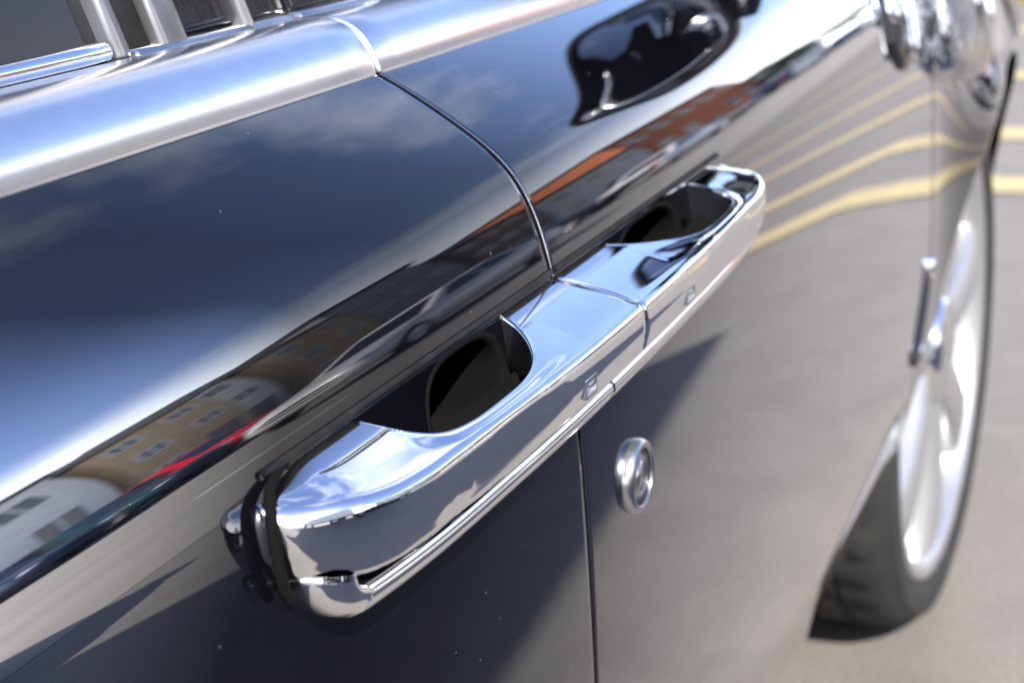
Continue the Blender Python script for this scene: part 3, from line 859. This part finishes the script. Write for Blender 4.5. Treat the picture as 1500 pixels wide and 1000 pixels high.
# ------------------------------------------------------------------ street cars
def glossy(name, col): return car_paint(name, col, 1.5)
LAMP = simple('clear_lamp', (.75, .77, .8), .08, .6, var=.1, scale=30)
REDL = simple('red_lamp', (.45, .01, .012), .12, 0, var=.2, scale=30)
DGLASS = simple('dark_car_glass', (.02, .024, .03), .03, 0, var=.2)
def street_car(name, paint, L=4.4, W=1.8, H=1.45, hood=.95, kind='hatch'):
    root = empty(name)
    # lower body: stations along the length, (x, half width, sill z, shoulder z)
    x0, x1 = -L / 2, L / 2
    st_ = [(x0, .70, .42, .70), (x0 + .06, .82, .32, .86), (x0 + .35, .90, .24, .93), (x0 + 1.0, .90, .20, .92), (0, .90, .20, .90), (x1 - 1.35, .90, .20, .88), (x1 - .7, .89, .22, .80), (x1 - .2, .82, .26, .70), (x1 - .03, .68, .34, .60), (x1, .55, .42, .54)]
    if kind == 'sport': st_ = [(x, w, zl * .9, zt * .86) for x, w, zl, zt in st_]
    st_ = catmull(st_, 4); secs = []
    for x, w, zl, zt in st_:
        w *= W / 1.8; s_ = []
        for y, z in ((-.75 * w, zl), (-.97 * w, zl + .08), (-w, zl + (zt - zl) * .45), (-.975 * w, zl + (zt - zl) * .78), (-.90 * w, zt - .01), (-.70 * w, zt + .035), (0, zt + .055)):
            s_.append(Vector((x, y, z)))
        secs.append(s_ + [Vector((p.x, -p.y, p.z)) for p in reversed(s_[:-1])])
    n = len(secs[0]); vs = [p for s_ in secs for p in s_]
    fs = grid_faces(len(secs), n, closed_v=True) + [tuple(range(n - 1, -1, -1)), tuple((len(secs) - 1) * n + k for k in range(n))]
    meshobj('body', vs, fs, paint, root)
    # cabin: pillars and roof in body colour, glass set 4 mm proud between them
    zb = .86 if kind != 'sport' else .76
    xa, xb = (x0 + .12, x1 - 1.15) if kind == 'hatch' else (x0 + .75, x1 - 1.35)
    ra, rb = (xa + .38, xb - .85) if kind == 'hatch' else (xa + .75, xb - .80)
    wb, wr = W / 2 - .10, W / 2 - .30
    base = [Vector((xa, -wb, zb)), Vector((xb, -wb, zb)), Vector((xb, wb, zb)), Vector((xa, wb, zb))]
    top = [Vector((ra, -wr, H - .05)), Vector((rb, -wr, H - .05)), Vector((rb, wr, H - .05)), Vector((ra, wr, H - .05))]
    bm = bmesh.new()
    b_ = [bm.verts.new(p) for p in base]; t_ = [bm.verts.new(p) for p in top]
    cr_ = [bm.verts.new(Vector((p.x * .9 + .1 * (ra + rb) / 2, p.y * .82, H))) for p in top]
    for i in range(4):
        j = (i + 1) % 4
        bm.faces.new((b_[i], b_[j], t_[j], t_[i])); bm.faces.new((t_[i], t_[j], cr_[j], cr_[i]))
    bm.faces.new(cr_)
    cb = bmobj('cabin', bm, paint, root, smooth=True); sharp(cb, 30)
    def pane(nm, q, off, mat=DGLASS):
        c = sum(q, Vector()) / 4; nrm = (q[1] - q[0]).cross(q[3] - q[0]).normalized()
        if nrm.dot(c - Vector((0, 0, .9))) < 0: nrm = -nrm
        vs = [p + nrm * off for p in q]
        return meshobj(nm, vs, [(0, 1, 2, 3)], mat, root, False)
    def lerp4(a, b, c, d, u0, u1, v0, v1):
        f = lambda u, v: a.lerp(b, u).lerp(d.lerp(c, u), v)
        return [f(u0, v0), f(u1, v0), f(u1, v1), f(u0, v1)]
    for a, b, c, d in ((base[0], base[1], top[1], top[0]), (base[3], base[2], top[2], top[3])):
        pane('side_window', lerp4(a, b, c, d, .10, .46, .12, .88), .006)
        pane('side_window', lerp4(a, b, c, d, .50, .88, .12, .88), .006)
    pane('windscreen', lerp4(base[1], base[2], top[2], top[1], .08, .92, .08, .92), .006)
    pane('rear_window', lerp4(base[3], base[0], top[0], top[3], .10, .90, .20, .90), .006)
    for sx_ in (x0 + .82, x1 - .85):
        for sy_, rz_ in ((-W / 2 - .005, 0), (W / 2 + .005, math.pi)):
            wv = meshobj('wheel', *lathe_y([(.20, .0), (.24, -.004), (.29, .0), (.315, .02), (.32, .06), (.32, .16), (.30, .19), (.20, .19)], 32), TYRE, root)
            wv.location = (sx_, sy_, .32); wv.rotation_euler = (0, 0, rz_)
            rm_ = meshobj('rim', *lathe_y([(.205, .012), (.20, .0), (.19, .006), (.16, .02), (.06, .012), (.05, .004), (.01, .004)], 28), ALLOY, wv)
    for sy_ in (-1, 1):
        for nm, xx, mt, zz in (('headlight', x1 - .12, LAMP, .64), ('tail_light', x0 + .035, REDL, .76)):
            if kind == 'sport': zz *= .9
            bm = bmesh.new(); yy = sy_ * (W / 2 - .28)
            box(bm, xx - .06, xx + .06, yy - .15, yy + .15, zz - .06, zz + .06); bmesh.ops.bevel(bm, geom=bm.edges[:], offset=.025, segments=2, affect='EDGES')
            bmobj(nm, bm, mt, root)
    return root
def place(o, x, y, deg, label, group=None):
    o.location = (x, y, .004); o.rotation_euler = (0, 0, R(deg)); tag(o, label, 'car', group)
PNAVY = glossy('navy_paint', (.010, .018, .045)); PBLK = glossy('deep_black_paint', (.006, .006, .008)); PRED = glossy('red_paint', (.50, .012, .03))
PSIL = simple('silver_paint', (.80, .80, .80), .22, .1, var=.02); PTEAL = glossy('dark_teal_paint', (.010, .035, .045)); PWHT = glossy('white_paint', (.72, .72, .72))
PGRY = simple('grey_paint', (.16, .165, .17), .25, .4, var=.04)
CG = 'cars parked across the road'
place(street_car('parked_car', PNAVY, 4.3, 1.8, 1.45), 11.6, -14.2, 90, 'navy blue hatchback leftmost in the door reflection, parked nose out across the road', CG)
place(street_car('parked_car', PTEAL, 4.4, 1.8, 1.43), 13.9, -14.2, 90, 'dark teal hatchback beside the navy one in the rear door reflection', CG)
place(street_car('parked_car', PRED, 4.1, 1.75, 1.45), 16.1, -14.1, 90, 'bright red hatchback reflected between dark and silver cars', CG)
place(street_car('parked_car', PSIL, 4.8, 1.85, 1.47, kind='sedan'), 13.2, -8.1, 180, 'silver saloon parked along the road, reflected above the rear handle', CG)
place(street_car('parked_car', PBLK, 4.5, 1.8, 1.46), 26.0, -13.0, 90, 'black hatchback reflected below the pale rendered house', CG)
place(street_car('parked_car', PWHT, 4.5, 1.8, 1.46, kind='sedan'), 28.5, -10.6, 0, 'white saloon reflected in the front door beside the shut line', CG)
place(street_car('parked_car', PGRY, 4.4, 1.8, 1.46), 37.0, -13.0, 90, 'dark grey hatchback reflected below the orange brick house', CG)
place(street_car('parked_car', PNAVY, 4.5, 1.8, 1.46, kind='sedan'), 43.0, -11.6, 0, 'navy saloon reflected far along the front door, below the orange house', CG)
place(street_car('parked_car', PTEAL, 4.5, 1.8, 1.46), 54.0, -11.6, 180, 'dark teal hatchback farthest along the reflected road', CG)
place(street_car('parked_car', PBLK, 4.2, 1.85, 1.22, kind='sport'), 0.95, -4.62, 0, 'low black car whose nose shows at the lower left of the door')

# ------------------------------------------------------------------ buildings
def wallmat(name, col, var=.12, scale=2.0): return simple(name, col, .85, 0, var=var, scale=scale, bump=.05)
TAN = wallmat('tan_brick_wall', (.50, .36, .20)); GREYW = wallmat('grey_cladding', (.30, .295, .30)); PALE = wallmat('pale_render', (.66, .64, .60)); ORANGE = wallmat('orange_brick', (.55, .17, .065))
ROOF = wallmat('dark_roof', (.045, .042, .042)); BROWN = wallmat('brown_brick', (.20, .13, .085)); WFRAME = simple('white_window_frame', (.68, .68, .66), .4)
PANE = simple('window_pane', (.035, .04, .048), .05, 0, var=.3, scale=1.0); DOORM = simple('door_paint', (.06, .08, .10), .4)
def building(name, x0, x1, y1, depth, h, wall, label, rows=2, cols=4, roof='flat', rh=1.6, wy=.0):
    b = empty(name, ((x0 + x1) / 2, y1, 0)); w = x1 - x0
    boxobj('wall', (-w / 2, w / 2, -depth, 0, 0, h), wall, b)
    if roof == 'flat':
        boxobj('roof', (-w / 2 - .15, w / 2 + .15, -depth - .15, .22, h, h + .55), ROOF, b)
    else:
        vs = [(-w / 2 - .3, .35, h - .1), (w / 2 + .3, .35, h - .1), (w / 2 + .3, -depth - .35, h - .1), (-w / 2 - .3, -depth - .35, h - .1), (-w / 2 - .3, -depth / 2, h + rh), (w / 2 + .3, -depth / 2, h + rh)]
        meshobj('roof', vs, [(0, 1, 5, 4), (2, 3, 4, 5), (1, 2, 5), (3, 0, 4), (3, 2, 1, 0)], ROOF, b, False)
    sh = h / rows
    for r_ in range(rows):
        for c_ in range(cols):
            cx_ = -w / 2 + w * (c_ + .5) / cols; z0 = sh * r_ + sh * .34; z1 = z0 + sh * .42; ww = min(1.5, w / cols * .5)
            if r_ == 0 and c_ == cols // 2:
                boxobj('door', (cx_ - .55, cx_ + .55, -.05, .04, .02, 2.2), DOORM, b); continue
            bm = bmesh.new(); f = .08
            for q in ((cx_ - ww / 2, cx_ + ww / 2, z0, z0 + f), (cx_ - ww / 2, cx_ + ww / 2, z1 - f, z1), (cx_ - ww / 2, cx_ - ww / 2 + f, z0 + f, z1 - f), (cx_ + ww / 2 - f, cx_ + ww / 2, z0 + f, z1 - f), (cx_ - f / 2, cx_ + f / 2, z0 + f, z1 - f)):
                box(bm, q[0], q[1], -.02, .07, q[2], q[3])
            wn_ = bmobj('window', bm, WFRAME, b, False)
            boxobj('pane', (cx_ - ww / 2 + f * .5, cx_ + ww / 2 - f * .5, -.02, .02, z0 + f * .5, z1 - f * .5), PANE, wn_)
    return tag(b, label, 'building')
building('warehouse', 5.0, 21.2, -20.2, 12, 8.6, PALE, 'pale flat-roofed building reflected at the far left of the rear door', 2, 5, 'flat')
building('brick_house', 21.6, 25.4, -20.0, 9, 8.0, TAN, 'narrow tan brick house reflected above the dark parked cars', 3, 2, 'gable', 3.0)
building('rendered_house', 25.6, 27.6, -20.6, 9, 8.4, PALE, 'narrow pale rendered house squeezed between two tan brick houses', 3, 1, 'gable', 2.6)
building('brick_house', 27.8, 31.4, -20.0, 9, 8.0, TAN, 'tan brick house next to the grey shed in the rear door reflection', 3, 2, 'gable', 3.0)
building('shed', 31.8, 37.0, -20.2, 10, 9.4, GREYW, 'grey clad shed reflected above the silver saloon', 3, 3, 'flat')
building('brick_house', 37.4, 42.4, -20.0, 9, 7.4, BROWN, 'brown brick house reflected at the door shut line', 3, 3, 'gable', 3.0)
building('rendered_house', 43.0, 53.0, -20.0, 9, 6.6, PALE, 'pale rendered house reflected in the front door beside the orange one', 2, 3, 'flat')
building('brick_house', 53.4, 70.0, -20.0, 10, 10.6, ORANGE, 'orange brick house with dark roof reflected in the front door', 2, 5, 'flat')
building('rendered_house', 71.0, 86.0, -20.0, 10, 6.6, PALE, 'white rendered house farthest along the reflected street', 2, 5, 'gable')

# unseen box lorry added behind the camera to cast the shadow beside the car
LORRY = simple('lorry_white', (.62, .62, .60), .35, 0, var=.06, scale=3)
lo = empty('shadow_lorry', (-1.02, -3.82, .004), R(-6))
bx_ = boxobj('cargo_box', (-6.2, 0, -2.45, 0, .95, 4.2), LORRY, lo, .03)
for q in (-1.21, -.06): boxobj('rear_door', (.0, .035, q - 1.12, q, 1.0, 4.12), LORRY, bx_, .01)
boxobj('chassis', (-7.9, -.15, -1.7, -.75, .55, .95), BLKPL, lo)
cabm = bmesh.new(); box(cabm, -8.3, -6.45, -2.35, -.1, .55, 3.0); bmesh.ops.bevel(cabm, geom=cabm.edges[:], offset=.12, segments=3, affect='EDGES')
cb_ = bmobj('cab', cabm, LORRY, lo)
boxobj('windscreen', (-8.33, -8.28, -2.15, -.3, 1.75, 2.7), DGLASS, cb_)
boxobj('side_window', (-7.9, -7.0, -.12, -.085, 1.8, 2.6), DGLASS, cb_)
for xx in (-7.5, -1.6):
    for yy, rz_ in ((-2.40, 0), (-.05, math.pi)):
        wv = meshobj('wheel', *lathe_y([(.26, .0), (.32, -.004), (.43, .0), (.475, .03), (.48, .08), (.48, .24), (.44, .27), (.26, .27)], 32), TYRE, lo)
        wv.location = (xx, yy, .48); wv.rotation_euler = (0, 0, rz_)
        meshobj('rim', *lathe_y([(.265, .012), (.26, .0), (.24, .01), (.20, .05), (.10, .04), (.08, .0), (.01, .0)], 24), SATIN, wv)
boxobj('tail_light', (.0, .03, -2.3, -2.05, .78, .9), REDL, lo); boxobj('tail_light', (.0, .03, -.4, -.15, .78, .9), REDL, lo)
tag(lo, 'unseen white box lorry added to cast the shadow beside the car', 'lorry')

# ------------------------------------------------------------------ trees
t = NT('leaves').set(Roughness=.6); t.base(t.ramp(t.noise(.9, 4), [(.3, (.035, .065, .015)), (.7, (.10, .14, .035))])); LEAF = t.m
BARK = wallmat('bark', (.10, .075, .055), .3, 8)
def tree(x, y, h, seed, label):
    rnd = random.Random(seed); o = empty('street_tree', (x, y, 0))
    pth = [(0, 0, 0), (rnd.uniform(-.1, .1), .05, h * .25), (rnd.uniform(-.2, .2), 0, h * .5), (rnd.uniform(-.3, .3), .1, h * .8)]
    tr = meshobj('trunk', *tube(catmull(pth, 4), [.16 - .11 * i / 12 for i in range(13)], 10), BARK, o)
    for k in range(6):
        a = rnd.uniform(0, 6.28); z = h * rnd.uniform(.35, .6)
        meshobj('limb', *tube([(0, 0, z), (math.cos(a) * h * .12, math.sin(a) * h * .12, z + h * .10), (math.cos(a) * h * .24, math.sin(a) * h * .24, z + h * .22)], [.06, .04, .015], 8), BARK, tr)
    vs, fs = [], []
    lobes = [(Vector((rnd.uniform(-.22, .22) * h, rnd.uniform(-.22, .22) * h, h * rnd.uniform(.45, .92))), h * rnd.uniform(.09, .17)) for _ in range(16)]
    for c, r_ in lobes:
        for _ in range(260):
            d = Vector((rnd.gauss(0, 1), rnd.gauss(0, 1), rnd.gauss(0, 1))).normalized() * r_ * rnd.uniform(.55, 1.05)
            p = c + d; u = Vector((rnd.gauss(0, 1), rnd.gauss(0, 1), rnd.gauss(0, .6))).normalized(); v = u.orthogonal().normalized(); s_ = rnd.uniform(.07, .14)
            b = len(vs); vs += [p - u * s_, p + v * s_ * .5, p + u * s_, p - v * s_ * .5]; fs.append((b, b + 1, b + 2, b + 3))
    cr_ = meshobj('crown', vs, fs, LEAF, o, False)
    return tag(o, label, 'tree', 'street trees across the road')
tree(92, -18.8, 8, 1, 'leafy green tree past the last white house in the reflected street')
tree(69.6, -18.4, 6.5, 2, 'green tree between the orange house and the white house')
tree(101, -15.5, 9, 3, 'tall green tree farthest along the reflected street')

# grass verge ahead of the car
t = NT('turf').set(Roughness=.9); t.base(t.ramp(t.noise(2.0, 6, .7), [(.3, (.10, .10, .03)), (.7, (.22, .19, .06))])); TURF = t.m
tag(boxobj('verge', (9.3, 60, .55, 14, 0, .06), TURF), kind='structure')
